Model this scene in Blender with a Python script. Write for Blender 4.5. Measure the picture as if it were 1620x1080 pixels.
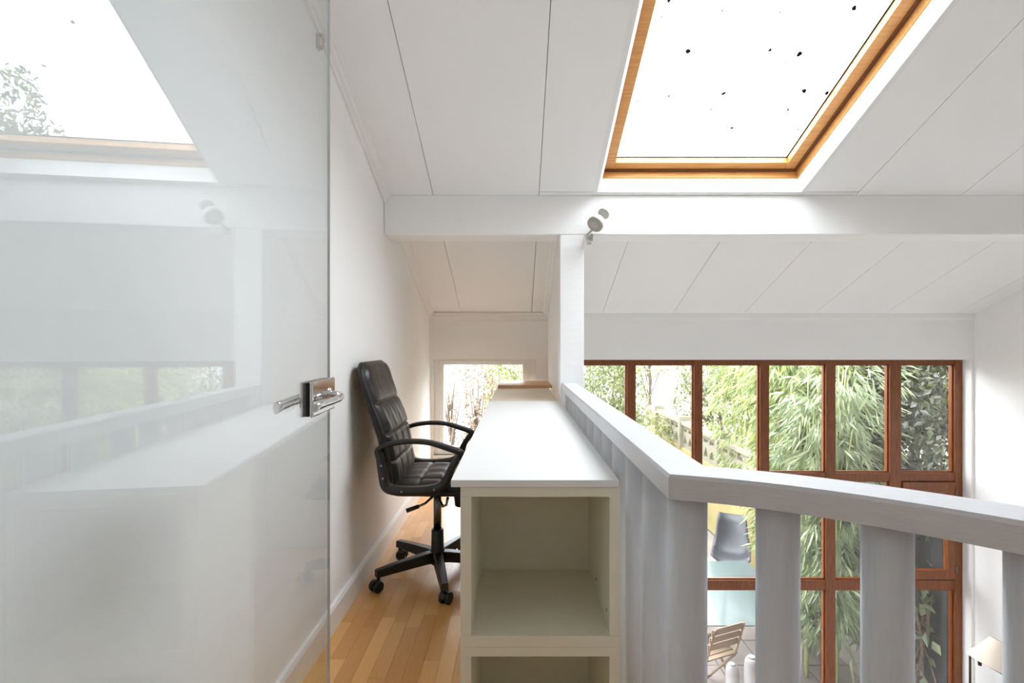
import bpy, bmesh, math, random
from mathutils import Vector, Matrix
random.seed(7)
R = math.radians
for o in list(bpy.data.objects):
    bpy.data.objects.remove(o, do_unlink=True)
SC = bpy.context.scene
COL = SC.collection

# ------------------------------------------------------------------ camera, sky, exposure
FPX, CX, CY, H = 800.0, 818.0, 545.0, 1.12          # focal length and principal point in 1620x1080 pixels, eye height
cam_d = bpy.data.cameras.new('camera')
cam_d.sensor_width = 36.0
cam_d.lens = FPX * 36.0 / 1620.0
cam_d.shift_x = (810.0 - CX) / 1620.0
cam_d.shift_y = (CY - 540.0) / 1620.0
cam_d.clip_start = 0.02
cam_d.clip_end = 300
cam = bpy.data.objects.new('camera', cam_d)
COL.objects.link(cam)
cam.location = (0, 0, H)
cam.rotation_euler = (R(90), 0, 0)
SC.camera = cam

world = bpy.data.worlds.new('overcast_sky')
SC.world = world
world.use_nodes = True
wn = world.node_tree.nodes
wn['Background'].inputs['Color'].default_value = (0.915, 0.96, 1.035, 1)
wn['Background'].inputs['Strength'].default_value = 1.0

SC.view_settings.view_transform = 'Standard'
SC.view_settings.look = 'None'
SC.view_settings.gamma = 1.0
SC.view_settings.use_curve_mapping = False
SC.view_settings.exposure = 3.95
SC.cycles.max_bounces = 14
SC.cycles.diffuse_bounces = 7
SC.cycles.glossy_bounces = 5
SC.cycles.transmission_bounces = 6
SC.cycles.transparent_max_bounces = 24
SC.cycles.sample_clamp_indirect = 6.0
SC.cycles.caustics_reflective = False
SC.cycles.caustics_refractive = False
SC.cycles.use_adaptive_sampling = True
SC.cycles.adaptive_threshold = 0.03

# ------------------------------------------------------------------ materials
MATS = {}
def nodes_of(name):
    m = bpy.data.materials.new(name)
    m.use_nodes = True
    MATS[name] = m
    return m, m.node_tree.nodes, m.node_tree.links

def mat(name, col, rough=0.6, metal=0.0, bump=0.0, bscale=60.0, var=0.0, vscale=4.0, col2=None, spec=None, coat=0.0, stretch=None, island=False, objrand=False):
    m, N, L = nodes_of(name)
    b = N['Principled BSDF']
    b.inputs['Base Color'].default_value = (*col, 1)
    b.inputs['Roughness'].default_value = rough
    b.inputs['Metallic'].default_value = metal
    if spec is not None: b.inputs['Specular IOR Level'].default_value = spec
    if coat: b.inputs['Coat Weight'].default_value = coat
    tc = N.new('ShaderNodeTexCoord')
    src = tc.outputs['Object']
    if stretch:
        mp = N.new('ShaderNodeMapping'); mp.inputs['Scale'].default_value = stretch
        L.new(src, mp.inputs['Vector']); src = mp.outputs['Vector']
    if var or col2:
        c2 = col2 or tuple(max(0, c * (1 - var)) for c in col)
        ramp = N.new('ShaderNodeMix'); ramp.data_type = 'RGBA'
        ramp.inputs['A'].default_value = (*col, 1); ramp.inputs['B'].default_value = (*c2, 1)
        if island:
            g = N.new('ShaderNodeNewGeometry'); L.new(g.outputs['Random Per Island'], ramp.inputs['Factor'])
        else:
            n = N.new('ShaderNodeTexNoise'); n.inputs['Scale'].default_value = vscale; n.inputs['Detail'].default_value = 5
            L.new(src, n.inputs['Vector'])
            f = n.outputs['Fac']
            mr = N.new('ShaderNodeMapRange'); mr.inputs['From Min'].default_value = 0.3; mr.inputs['From Max'].default_value = 0.7
            L.new(f, mr.inputs['Value']); f = mr.outputs['Result']
            if objrand:
                oi = N.new('ShaderNodeObjectInfo'); mx = N.new('ShaderNodeMath'); mx.operation = 'MULTIPLY_ADD'
                L.new(oi.outputs['Random'], mx.inputs[0]); mx.inputs[1].default_value = 0.8
                m2 = N.new('ShaderNodeMath'); m2.operation = 'MULTIPLY'; m2.inputs[1].default_value = 0.3
                L.new(f, m2.inputs[0]); L.new(m2.outputs[0], mx.inputs[2]); f = mx.outputs[0]
            L.new(f, ramp.inputs['Factor'])
        L.new(ramp.outputs['Result'], b.inputs['Base Color'])
    if bump:
        n2 = N.new('ShaderNodeTexNoise'); n2.inputs['Scale'].default_value = bscale; n2.inputs['Detail'].default_value = 4
        L.new(src, n2.inputs['Vector'])
        bp = N.new('ShaderNodeBump'); bp.inputs['Strength'].default_value = bump; bp.inputs['Distance'].default_value = 0.01
        L.new(n2.outputs['Fac'], bp.inputs['Height']); L.new(bp.outputs['Normal'], b.inputs['Normal'])
    return m

def glass(name, tint=(1, 1, 1), ior=1.5, dirt=0.0):
    """thin clear pane: mirror reflection by the Fresnel law, the rest passes straight through"""
    m, N, L = nodes_of(name)
    N.remove(N['Principled BSDF'])
    out = N['Material Output']
    g = N.new('ShaderNodeNewGeometry')
    mi = N.new('ShaderNodeMix'); mi.inputs['A'].default_value = ior; mi.inputs['B'].default_value = 1 / ior
    L.new(g.outputs['Backfacing'], mi.inputs['Factor'])
    fr = N.new('ShaderNodeFresnel'); L.new(mi.outputs['Result'], fr.inputs['IOR'])
    tr = N.new('ShaderNodeBsdfTransparent'); tr.inputs['Color'].default_value = (*tint, 1)
    gl = N.new('ShaderNodeBsdfGlossy'); gl.inputs['Roughness'].default_value = 0.0
    mx = N.new('ShaderNodeMixShader')
    L.new(fr.outputs[0], mx.inputs[0]); L.new(tr.outputs[0], mx.inputs[1]); L.new(gl.outputs[0], mx.inputs[2])
    last = mx.outputs[0]
    if dirt:
        tc = N.new('ShaderNodeTexCoord')
        v = N.new('ShaderNodeTexVoronoi'); v.voronoi_dimensions = '2D'; v.inputs['Scale'].default_value = 8.0
        nz = N.new('ShaderNodeTexNoise'); nz.inputs['Scale'].default_value = 60
        ad = N.new('ShaderNodeVectorMath'); ad.operation = 'MULTIPLY_ADD'; ad.inputs[1].default_value = (0.02, 0.02, 0.0)
        L.new(tc.outputs['Object'], nz.inputs['Vector'])
        L.new(nz.outputs['Color'], ad.inputs[0]); L.new(tc.outputs['Object'], ad.inputs[2]); L.new(ad.outputs[0], v.inputs['Vector'])
        sp = N.new('ShaderNodeSeparateColor'); L.new(v.outputs['Color'], sp.inputs[0])
        pw = N.new('ShaderNodeMath'); pw.operation = 'POWER'; pw.inputs[1].default_value = 2.5; L.new(sp.outputs[0], pw.inputs[0])
        ml = N.new('ShaderNodeMath'); ml.operation = 'MULTIPLY'; ml.inputs[1].default_value = dirt; L.new(pw.outputs[0], ml.inputs[0])
        lt = N.new('ShaderNodeMath'); lt.operation = 'LESS_THAN'; L.new(v.outputs['Distance'], lt.inputs[0]); L.new(ml.outputs[0], lt.inputs[1])
        df = N.new('ShaderNodeBsdfDiffuse'); df.inputs['Color'].default_value = (0.02, 0.018, 0.012, 1)
        m2 = N.new('ShaderNodeMixShader'); L.new(lt.outputs[0], m2.inputs[0]); L.new(last, m2.inputs[1]); L.new(df.outputs[0], m2.inputs[2])
        last = m2.outputs[0]
    L.new(last, out.inputs['Surface'])
    return m

def leafmat(name, c1, c2, trans=0.45):
    m, N, L = nodes_of(name)
    N.remove(N['Principled BSDF'])
    g = N.new('ShaderNodeNewGeometry')
    mx = N.new('ShaderNodeMix'); mx.data_type = 'RGBA'
    mx.inputs['A'].default_value = (*c1, 1); mx.inputs['B'].default_value = (*c2, 1)
    L.new(g.outputs['Random Per Island'], mx.inputs['Factor'])
    d = N.new('ShaderNodeBsdfDiffuse'); t = N.new('ShaderNodeBsdfTranslucent'); gl = N.new('ShaderNodeBsdfGlossy')
    gl.inputs['Roughness'].default_value = 0.35
    L.new(mx.outputs['Result'], d.inputs['Color']); L.new(mx.outputs['Result'], t.inputs['Color'])
    m1 = N.new('ShaderNodeMixShader'); m1.inputs[0].default_value = trans
    L.new(d.outputs[0], m1.inputs[1]); L.new(t.outputs[0], m1.inputs[2])
    m2 = N.new('ShaderNodeMixShader'); m2.inputs[0].default_value = 0.06
    L.new(m1.outputs[0], m2.inputs[1]); L.new(gl.outputs[0], m2.inputs[2])
    L.new(m2.outputs[0], N['Material Output'].inputs['Surface'])
    return m

mat('wall_paint', (0.915, 0.91, 0.90), 0.75, bump=0.03, bscale=120)
mat('ceiling_paint', (0.915, 0.91, 0.90), 0.65, bump=0.02, bscale=90)
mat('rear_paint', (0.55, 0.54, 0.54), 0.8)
mat('lower_tile', (0.78, 0.75, 0.72), 0.5, var=0.1, vscale=3)
mat('roof_deck', (0.25, 0.22, 0.2), 0.9)
mat('beam_paint', (0.915, 0.91, 0.90), 0.55, bump=0.12, bscale=9, stretch=(1, 4, 4))
mat('trim_paint', (0.87, 0.865, 0.85), 0.45)
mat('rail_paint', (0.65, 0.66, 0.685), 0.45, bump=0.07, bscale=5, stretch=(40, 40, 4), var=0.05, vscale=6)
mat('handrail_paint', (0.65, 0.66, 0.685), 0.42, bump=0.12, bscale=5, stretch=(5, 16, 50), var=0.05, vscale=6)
mat('white_laminate', (0.86, 0.865, 0.86), 0.38, bump=0.01, bscale=200)
mat('cream_laminate', (0.82, 0.79, 0.64), 0.5, var=0.04, vscale=5)
mat('cream_top', (0.82, 0.73, 0.60), 0.45)
mat('screw_hole', (0.03, 0.03, 0.03), 0.7)
mat('beech_board', (0.74, 0.45, 0.24), 0.5, var=0.25, vscale=3, stretch=(2, 20, 2))
mat('floor_strip', (0.90, 0.53, 0.20), 0.30, col2=(0.62, 0.30, 0.09), vscale=5, stretch=(40, 2.5, 1), objrand=True)
mat('floor_base', (0.30, 0.16, 0.07), 0.6)
mat('skylight_pine', (0.70, 0.36, 0.11), 0.4, col2=(0.56, 0.25, 0.06), vscale=3, stretch=(2, 30, 30))
mat('gap_shade_brown', (0.16, 0.06, 0.015), 0.7)
mat('window_wood', (0.25, 0.072, 0.017), 0.40, col2=(0.15, 0.040, 0.010), vscale=4, stretch=(20, 20, 2))
mat('black_leather', (0.012, 0.010, 0.009), 0.36, bump=0.25, bscale=26, stretch=(1, 2.2, 1))
mat('black_plastic', (0.012, 0.012, 0.012), 0.36)
mat('black_gasket', (0.008, 0.008, 0.008), 0.6)
mat('chrome', (0.75, 0.75, 0.76), 0.08, 1.0)
mat('dark_steel', (0.22, 0.21, 0.20), 0.25, 1.0)
mat('lamp_white', (0.50, 0.495, 0.46), 0.35)
mat('lamp_lens', (0.42, 0.40, 0.33), 0.3)
mat('bronze', (0.06, 0.04, 0.025), 0.4, 0.8)
mat('shade_fabric', (0.80, 0.70, 0.58), 0.8)
mat('shade_band', (0.33, 0.20, 0.10), 0.7)
mat('hook_beige', (0.55, 0.47, 0.40), 0.5)
mat('gravel', (0.24, 0.21, 0.18), 0.9, var=0.35, vscale=1.5)
mat('paving', (0.36, 0.30, 0.265), 0.85, var=0.25, vscale=3)
mat('concrete_yellow', (0.34, 0.25, 0.10), 0.9, col2=(0.24, 0.21, 0.08), vscale=2.2)
mat('concrete_pale', (0.24, 0.22, 0.155), 0.9, col2=(0.16, 0.15, 0.10), vscale=5)
mat('render_white', (0.42, 0.40, 0.39), 0.9, var=0.06, vscale=1)
mat('wall_shade_grey', (0.08, 0.077, 0.075), 0.9, var=0.3, vscale=3)
mat('slate_blue', (0.34, 0.36, 0.42), 0.7)
mat('shell_grey', (0.04, 0.04, 0.046), 0.45, var=0.3, vscale=5)
mat('garden_wood', (0.26, 0.18, 0.11), 0.7, var=0.25, vscale=4)
mat('canister_white', (0.30, 0.29, 0.28), 0.6)
mat('bark', (0.13, 0.095, 0.065), 0.9, var=0.3, vscale=8)
mat('bark_dark', (0.09, 0.07, 0.05), 0.9)
mat('culm_green', (0.32, 0.35, 0.12), 0.5)
mat('table_metal', (0.6, 0.6, 0.6), 0.4, 0.6)
mat('petal_pink', (0.75, 0.12, 0.25), 0.6)
glass('window_glass', (0.985, 0.99, 0.985))
glass('skylight_glass', (0.97, 0.985, 0.98), dirt=0.085)
glass('door_glass', (0.962, 0.982, 0.990), ior=1.52)
mat('glass_edge', (0.66, 0.70, 0.69), 0.2)
mat('table_frost', (0.075, 0.10, 0.10), 0.12)
leafmat('leaf_bamboo', (0.34, 0.36, 0.10), (0.11, 0.17, 0.04), 0.5)
leafmat('leaf_bamboo_blue', (0.34, 0.38, 0.19), (0.14, 0.20, 0.085), 0.45)
leafmat('leaf_green', (0.19, 0.20, 0.05), (0.06, 0.09, 0.02), 0.45)
leafmat('leaf_yellow', (0.24, 0.235, 0.06), (0.12, 0.15, 0.03), 0.5)
leafmat('leaf_dark', (0.10, 0.11, 0.04), (0.03, 0.028, 0.015), 0.3)
leafmat('leaf_pink', (0.20, 0.135, 0.10), (0.12, 0.08, 0.055), 0.4)
leafmat('leaf_brown', (0.20, 0.12, 0.06), (0.09, 0.07, 0.04), 0.4)

# ------------------------------------------------------------------ mesh helpers
class MB:
    def __init__(s):
        s.v = []; s.f = []; s.sm = []
    def add(s, vs, fs, smooth=False):
        b = len(s.v)
        s.v += [tuple(v) for v in vs]
        for f in fs:
            s.f.append(tuple(b + i for i in f)); s.sm.append(smooth)
        return s
    def box(s, x0, x1, y0, y1, z0, z1):
        return s.hexa([(x0,y0,z0),(x1,y0,z0),(x1,y1,z0),(x0,y1,z0),(x0,y0,z1),(x1,y0,z1),(x1,y1,z1),(x0,y1,z1)])
    def hexa(s, p):
        return s.add(p, [(3,2,1,0),(4,5,6,7),(0,1,5,4),(1,2,6,5),(2,3,7,6),(3,0,4,7)])
    def prism(s, poly, axis, a0, a1, smooth=False):
        """extrude a 2-D polygon (counter-clockwise) along axis 0/1/2"""
        def P(u, w, a):
            return (a, u, w) if axis == 0 else ((u, a, w) if axis == 1 else (u, w, a))
        n = len(poly)
        vs = [P(u, w, a0) for u, w in poly] + [P(u, w, a1) for u, w in poly]
        fs = [tuple(range(n))[::-1], tuple(range(n, 2*n))]
        b = len(s.v); s.v += vs
        for f in fs: s.f.append(tuple(b+i for i in f)); s.sm.append(False)
        for i in range(n):
            j = (i+1) % n
            s.f.append((b+i, b+j, b+n+j, b+n+i)); s.sm.append(smooth)
        return s
    def rings(s, rings, closed=True, caps=True, loop=False, smooth=True):
        n = len(rings[0]); b = len(s.v)
        for r in rings: s.v += [tuple(p) for p in r]
        m = len(rings)
        for i in range(m if loop else m-1):
            i2 = (i+1) % m
            for k in range(n if closed else n-1):
                k2 = (k+1) % n
                s.f.append((b+i*n+k, b+i*n+k2, b+i2*n+k2, b+i2*n+k)); s.sm.append(smooth)
        if caps and not loop:
            s.f.append(tuple(b+k for k in range(n))[::-1]); s.sm.append(False)
            s.f.append(tuple(b+(m-1)*n+k for k in range(n))); s.sm.append(False)
        return s
    def tube(s, pts, r, seg=10, loop=False, smooth=True):
        pts = [Vector(p) for p in pts]
        rs = r if isinstance(r, (list, tuple)) else [r]*len(pts)
        rings = []; ref = None
        m = len(pts)
        for i, p in enumerate(pts):
            if loop: d = pts[(i+1) % m] - pts[i-1]
            else: d = pts[min(i+1, m-1)] - pts[max(i-1, 0)]
            d.normalize()
            if ref is None:
                ref = Vector((0,0,1)) if abs(d.z) < 0.9 else Vector((1,0,0))
            u = d.cross(ref); u.normalize(); w = d.cross(u); w.normalize(); ref = -w if False else ref
            rings.append([p + (u*math.cos(a) + w*math.sin(a))*rs[i] for a in [2*math.pi*k/seg for k in range(seg)]])
        return s.rings(rings, loop=loop, smooth=smooth)
    def cyl(s, p0, p1, r0, r1=None, seg=16, smooth=True):
        return s.tube([p0, p1], [r0, r0 if r1 is None else r1], seg, smooth=smooth)
    def lathe(s, prof, c=(0,0,0), seg=24, smooth=True):
        return s.rings([[(c[0]+r*math.cos(2*math.pi*k/seg), c[1]+r*math.sin(2*math.pi*k/seg), c[2]+z) for k in range(seg)] for r, z in prof], smooth=smooth)
    def build(s, name, m, parent=None, bevel=0.0, bseg=2, world_co=True, fix=True, sub=0, smooth_all=False, kind=None):
        me = bpy.data.meshes.new(name)
        off = Vector((0,0,0))
        if parent is not None and world_co:
            p = parent
            while p is not None:
                off += p.location; p = p.parent
        me.from_pydata([tuple(Vector(v) - off) for v in s.v], [], s.f)
        for i, pl in enumerate(me.polygons): pl.use_smooth = smooth_all or s.sm[i]
        if fix:
            bm = bmesh.new(); bm.from_mesh(me); bmesh.ops.recalc_face_normals(bm, faces=bm.faces)
            bm.to_mesh(me); bm.free()
        me.materials.append(MATS[m])
        o = bpy.data.objects.new(name, me)
        COL.objects.link(o)
        if parent is not None: o.parent = parent
        if bevel:
            md = o.modifiers.new('bevel', 'BEVEL'); md.width = bevel; md.segments = bseg; md.limit_method = 'ANGLE'; md.angle_limit = R(35)
            md.harden_normals = False
        if sub:
            md = o.modifiers.new('sub', 'SUBSURF'); md.levels = sub; md.render_levels = sub
        if kind: o['kind'] = kind
        return o

def tag(o, label=None, cat=None, group=None, kind=None):
    if label: o['label'] = label
    if cat: o['category'] = cat
    if group: o['group'] = group
    if kind: o['kind'] = kind
    return o

def thing(name, label, cat, loc=(0,0,0), rz=0.0, group=None, kind=None):
    o = bpy.data.objects.new(name, None)
    o.empty_display_size = 0.1
    COL.objects.link(o)
    o.location = loc; o.rotation_euler = (0, 0, rz)
    return tag(o, label, cat, group, kind)

def struct(mb, name, m, label=None, cat=None, bevel=0.0):
    return tag(mb.build(name, m, bevel=bevel), label, cat, kind='structure')

def share(o, name, parent, loc=(0,0,0), rot=None, scale=None):
    c = o.copy(); c.name = name; COL.objects.link(c); c.parent = parent; c.location = loc
    if rot: c.rotation_euler = rot
    if scale: c.scale = scale
    return c

def copy_tree(o, parent=None):
    c = o.copy(); COL.objects.link(c); c.parent = parent
    for ch in [x for x in o.children]: copy_tree(ch, c)
    return c

# ------------------------------------------------------------------ the room
YW, YB = 4.31, 2.87                    # back wall, front of the beam
SL = 0.41                              # roof slope
NY, NZ = SL/math.hypot(1, SL), 1/math.hypot(1, SL)
YR = 1.2                               # ridge
def zc(y): return 1.379 + SL*(YW - y)
def SP(x, y, h): return (x, y + NY*h, zc(y) + NZ*h)      # point on the roof slope, h above it
def slab(mb, x0, x1, y0, y1, h0, h1):
    return mb.hexa([SP(x0,y0,h0), SP(x1,y0,h0), SP(x1,y1,h0), SP(x0,y1,h0), SP(x0,y0,h1), SP(x1,y0,h1), SP(x1,y1,h1), SP(x0,y1,h1)])
XR = 3.895
ZL = -2.4                              # ground storey floor
def xw(z): return -0.728 - 0.0155*z    # the old left wall leans outward a little

mb = MB()
mb.hexa([(-0.95,-1.9,0),(xw(0),-1.9,0),(xw(0),YW,0),(-0.95,YW,0),(-0.95,-1.9,2.8),(xw(2.8),-1.9,2.8),(xw(2.8),YW,2.8),(-0.95,YW,2.8)])
struct(mb, 'wall_left', 'wall_paint', 'white painted side wall behind the office chair', 'wall')
struct(MB().box(-0.95, -0.75, -1.9, YW, ZL, -0.26), 'wall_lower', 'wall_paint', 'white ground storey wall under the gallery', 'wall')

# openings in the back wall
SWX0, SWX1, SWZ0, SWZ1 = -0.711, 0.162, 0.18, 0.996
LWX0, LWX1, LWZ0, LWZ1 = 0.40, 3.872, -2.05, 0.991
mb = MB()
xs = [-0.95, SWX0, SWX1, LWX0, LWX1, 4.1]
zs = [ZL, LWZ0, SWZ0, LWZ1, SWZ1, 1.5]
for i in range(5):
    for k in range(5):
        xm, zm = (xs[i]+xs[i+1])/2, (zs[k]+zs[k+1])/2
        if SWX0 < xm < SWX1 and SWZ0 < zm < SWZ1: continue
        if LWX0 < xm < LWX1 and LWZ0 < zm < LWZ1: continue
        mb.box(xs[i], xs[i+1], YW, 4.475, zs[k], zs[k+1])
struct(mb, 'wall_back', 'wall_paint', 'white end wall with the tall brown window grid', 'wall')
struct(MB().box(XR, 4.1, -1.9, YW, ZL, 3.0), 'wall_right', 'wall_paint', 'white side wall right of the tall windows', 'wall')
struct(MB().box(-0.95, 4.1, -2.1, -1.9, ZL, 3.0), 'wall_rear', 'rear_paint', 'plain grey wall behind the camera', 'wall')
struct(MB().box(0.264, 0.362, 3.0, YW, -0.26, 2.2), 'wall_partition', 'wall_paint', 'white partition beyond the post, beside the desk end', 'wall')

# roof deck, with the skylight hole, and ceiling boards on its underside
KX0, KX1, KY0, KY1 = 0.452, 1.598, 1.38, 2.843
mb = MB()
D0, D1 = 0.021, 0.15
slab(mb, -1.1, KX0-0.03, YR, 4.60, D0, D1); slab(mb, KX1+0.03, 4.2, YR, 4.60, D0, D1)
slab(mb, KX0-0.03, KX1+0.03, YR, KY0-0.03, D0, D1); slab(mb, KX0-0.03, KX1+0.03, KY1+0.03, 4.60, D0, D1)
zr = zc(YR)
mb.hexa([(-1.1,-2.1,zr-SL*3.3),(4.2,-2.1,zr-SL*3.3),(4.2,YR+0.06,zr),(-1.1,YR+0.06,zr),(-1.1,-2.1,zr-SL*3.3+.18),(4.2,-2.1,zr-SL*3.3+.18),(4.2,YR+0.06,zr+.18),(-1.1,YR+0.06,zr+.18)])
ceil_o = struct(mb, 'ceiling', 'ceiling_paint', 'white sloping ceiling of wide boards', 'ceiling')
seams = [-1.0, -0.476, 0.124, 0.724, 1.324, 1.924, 2.524, 3.124, 3.724, 4.1]
g = 0.0018
for a, b in zip(seams[:-1], seams[1:]):
    mb = MB()
    x0, x1 = a+g, b-g
    if x1 <= KX0 or x0 >= KX1:
        slab(mb, x0, x1, YR, YW+0.02, 0, 0.02)
    else:
        slab(mb, x0, x1, YR, KY0-0.004, 0, 0.02)
        slab(mb, x0, x1, KY1+0.004, YW+0.02, 0, 0.02)
        if x0 < KX0: slab(mb, x0, KX0-0.004, KY0, KY1, 0, 0.02)
        if x1 > KX1: slab(mb, KX1+0.004, x1, KY0, KY1, 0, 0.02)
    mb.build('ceiling_board', 'ceiling_paint', ceil_o)

# gallery floor
mb = MB()
poly = [(-0.95,-1.9),(1.35,-1.9),(1.35,-0.2),(1.0,0.2),(0.86,0.42),(0.68,0.63),(0.47,0.80),(0.345,0.90),(0.345,YW),(-0.95,YW)]
mb.prism(poly, 2, -0.26, -0.008)
floor_o = struct(mb, 'floor', 'floor_base', 'light beech strip floor of the gallery', 'floor')
SW = 0.056
strip_src = {}
for ln in (0.26, 0.34, 0.42, 0.5):
    me = MB().box(-SW/2+0.0004, SW/2-0.0004, 0.0004, ln-0.0004, -0.008, 0)
    strip_src[ln] = me
first = {}
ncol = 20
for c in range(ncol):
    x = -0.722 + SW*(c+0.5)
    if x + SW/2 > 0.345: break
    y = 0.55 - random.random()*0.4
    while y < YW - 0.02:
        ln = random.choice([0.26, 0.34, 0.42, 0.5])
        if y + ln > YW: 
            ln = min((l for l in strip_src if l >= YW - y - 0.08), default=0.26)
            y = YW - ln if y + ln > YW else y
        if ln not in first:
            o = strip_src[ln].build('floor_strip', 'floor_strip', floor_o, world_co=False); o.location = (x, y, 0); first[ln] = o
        else:
            share(first[ln], 'floor_strip', floor_o, (x, y, 0))
        y += ln
# front of the strips, near the camera (out of frame) one plain field
MB().box(-0.722, 0.34, -1.9, 0.12, -0.008, -0.0005).build('floor_field', 'floor_strip', floor_o)
struct(MB().box(-0.95, 4.1, -2.1, 4.56, ZL-0.2, ZL), 'floor_lower', 'lower_tile', 'pale ground storey floor far below', 'floor')

# beam and post
mb = MB()
Z0 = 1.744
zt0, zt1 = zc(YB)-0.0, zc(YB+0.19)
mb.add([(xw(1.8),YB,Z0),(XR,YB,Z0),(XR,YB+.19,Z0),(xw(1.8),YB+.19,Z0),(xw(1.8),YB,zt0),(XR,YB,zt0),(XR,YB+.19,zt1),(xw(1.8),YB+.19,zt1)],
       [(3,2,1,0),(4,5,6,7),(0,1,5,4),(1,2,6,5),(2,3,7,6),(3,0,4,7)])
struct(mb, 'ceiling_beam', 'beam_paint', 'white painted timber beam across the sloping ceiling', 'beam', bevel=0.006)
struct(MB().box(0.244, 0.380, YB+0.002, YB+0.13, ZL, Z0), 'support_post', 'beam_paint', 'white square post under the beam', 'post', bevel=0.004)

# cornices, skirting
def cornice_slope(name, xa, sgn, y0, y1, label):
    mb = MB()
    prof = [(0,0),(0.046,0),(0.046,0.010),(0.034,0.016),(0.030,0.026),(0.014,0.034),(0.012,0.046),(0,0.046)]
    rr = []
    for y in (y0, y1):
        zz = zc(y)
        base = xa(zz)
        rr.append([(base + sgn*u, y, zz - w) for u, w in prof])
    mb.rings(rr, smooth=False)
    return struct(mb, name, 'trim_paint', label, 'cornice')
cornice_slope('trim_1', xw, 1, YR, YB-0.001, 'white stepped cornice in front of the beam, along the left wall')
cornice_slope('trim_2', xw, 1, YB+0.19, YW, 'white cornice beyond the beam, along the left wall')
cornice_slope('trim_3', lambda z: 0.264, -1, YB+0.19, YW, 'white cornice along the partition beyond the beam')
zt = zc(YW)
mb = MB()
prof = [(YW, zt-0.062),(YW-0.012, zt-0.062),(YW-0.014, zt-0.05),(YW-0.026, zt-0.044),(YW-0.03, zt-0.02),(YW-0.042, zt-0.012),(YW-0.042, zt+0.012),(YW, zt)]
mb.prism(prof, 0, xw(1.3), 0.264)
struct(mb, 'trim_4', 'trim_paint', 'white cornice over the small white window', 'cornice')
mb = MB()
prof = [(YW, zt-0.05),(YW-0.008, zt-0.05),(YW-0.016, zt-0.03),(YW-0.02, zt+0.008),(YW, zt)]
mb.prism(prof, 0, 0.37, XR)
struct(mb, 'trim_5', 'trim_paint', 'thin white cornice above the tall brown windows', 'cornice')
mb = MB()
mb.prism([(xw(0),0.0),(xw(0)+0.016,0.0),(xw(0)+0.016,0.088),(xw(0)+0.010,0.100),(xw(0)-0.0015,0.100)], 1, -1.9, YW)
struct(mb, 'baseboard_left', 'trim_paint', 'white skirting board along the left wall', 'skirting board')

# ------------------------------------------------------------------ tall brown window
YF = 4.395; YF1 = 4.465
def wx(px): return (px - CX) * YF / FPX
def wz(py): return H - (py - CY) * YF / FPX
w1 = thing('window_1', 'tall brown timber window grid with eighteen panes', 'window', (2.1, YF, LWZ0), kind='structure')
cols = [(LWX0, LWX0+0.06)] + [(wx(a), wx(b)) for a, b in ((992,1004.5),(1098,1110.5),(1202.5,1216.5),(1307,1322),(1408,1426),(1511,1523))]
rows = [(wz(576), LWZ1), (wz(761), wz(748)), (wz(933), wz(918)), (LWZ0, LWZ0+0.09)]
for i, (a, b) in enumerate(cols):
    MB().box(a, b, YF, YF1, LWZ0, LWZ1).build('jamb' if i in (0, 6) else 'mullion', 'window_wood', w1, bevel=0.003)
for i in range(6):
    xa, xb = cols[i][1], cols[i+1][0]
    for k, (za, zb) in enumerate(rows):
        MB().box(xa, xb, YF+0.004, YF1-0.004, za, zb).build('head' if k == 0 else ('sill' if k == 3 else 'transom'), 'window_wood', w1, bevel=0.003)
    for k in range(3):
        za, zb = rows[k+1][1], rows[k][0]
        if i == 5 and k == 1:
            # opening casement
            cs = MB()
            ca, cb, cz0, cz1 = xa+0.006, xb-0.004, za+0.012, zb-0.006
            fw = 0.062
            cs.box(ca, ca+fw, YF-0.012, YF+0.045, cz0, cz1); cs.box(cb-fw, cb, YF-0.012, YF+0.045, cz0, cz1)
            cs.box(ca+fw, cb-fw, YF-0.012, YF+0.045, cz0, cz0+0.075); cs.box(ca+fw, cb-fw, YF-0.012, YF+0.045, cz1-0.09, cz1)
            co = cs.build('casement', 'window_wood', w1, bevel=0.003)
            MB().box(ca+fw, cb-fw, YF+0.018, YF+0.023, cz0+0.075, cz1-0.09).build('pane', 'window_glass', co)
            for hz in (cz0+0.06, cz1-0.12):
                MB().cyl((cb+0.002, YF-0.016, hz), (cb+0.002, YF-0.016, hz+0.06), 0.006, seg=8).build('hinge', 'dark_steel', co)
        else:
            MB().box(xa, xb, YF+0.042, YF+0.047, za, zb).build('pane', 'window_glass', w1)
            bd = MB(); t = 0.012
            for q in ((xa, xa+t, za, zb), (xb-t, xb, za, zb), (xa+t, xb-t, za, za+t), (xa+t, xb-t, zb-t, zb)):
                bd.box(q[0], q[1], YF+0.02, YF+0.041, q[2], q[3])
            bd.build('glazing_bead', 'window_wood', w1)

# small white window beyond the desk
w2 = thing('window_2', 'small white window at the far end of the desk', 'window', (-0.27, YW, SWZ0), kind='structure')
Y2 = 4.335
def fr(mb, x0, x1, z0, z1, w, y0, y1):
    mb.box(x0, x0+w, y0, y1, z0, z1); mb.box(x1-w, x1, y0, y1, z0, z1)
    mb.box(x0+w, x1-w, y0, y1, z0, z0+w); mb.box(x0+w, x1-w, y0, y1, z1-w, z1)
    return mb
fr(MB(), SWX0, SWX1, SWZ0, SWZ1, 0.045, Y2, Y2+0.09).build('frame', 'trim_paint', w2, bevel=0.003)
so = fr(MB(), SWX0+0.047, SWX1-0.078, SWZ0+0.032, SWZ1-0.012, 0.036, Y2-0.012, Y2+0.045).build('sash', 'trim_paint', w2, bevel=0.004)
MB().box(SWX1-0.078, SWX1-0.045, Y2+0.004, Y2+0.08, SWZ0+0.045, SWZ1-0.045).build('frame_filler', 'trim_paint', w2)
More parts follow.
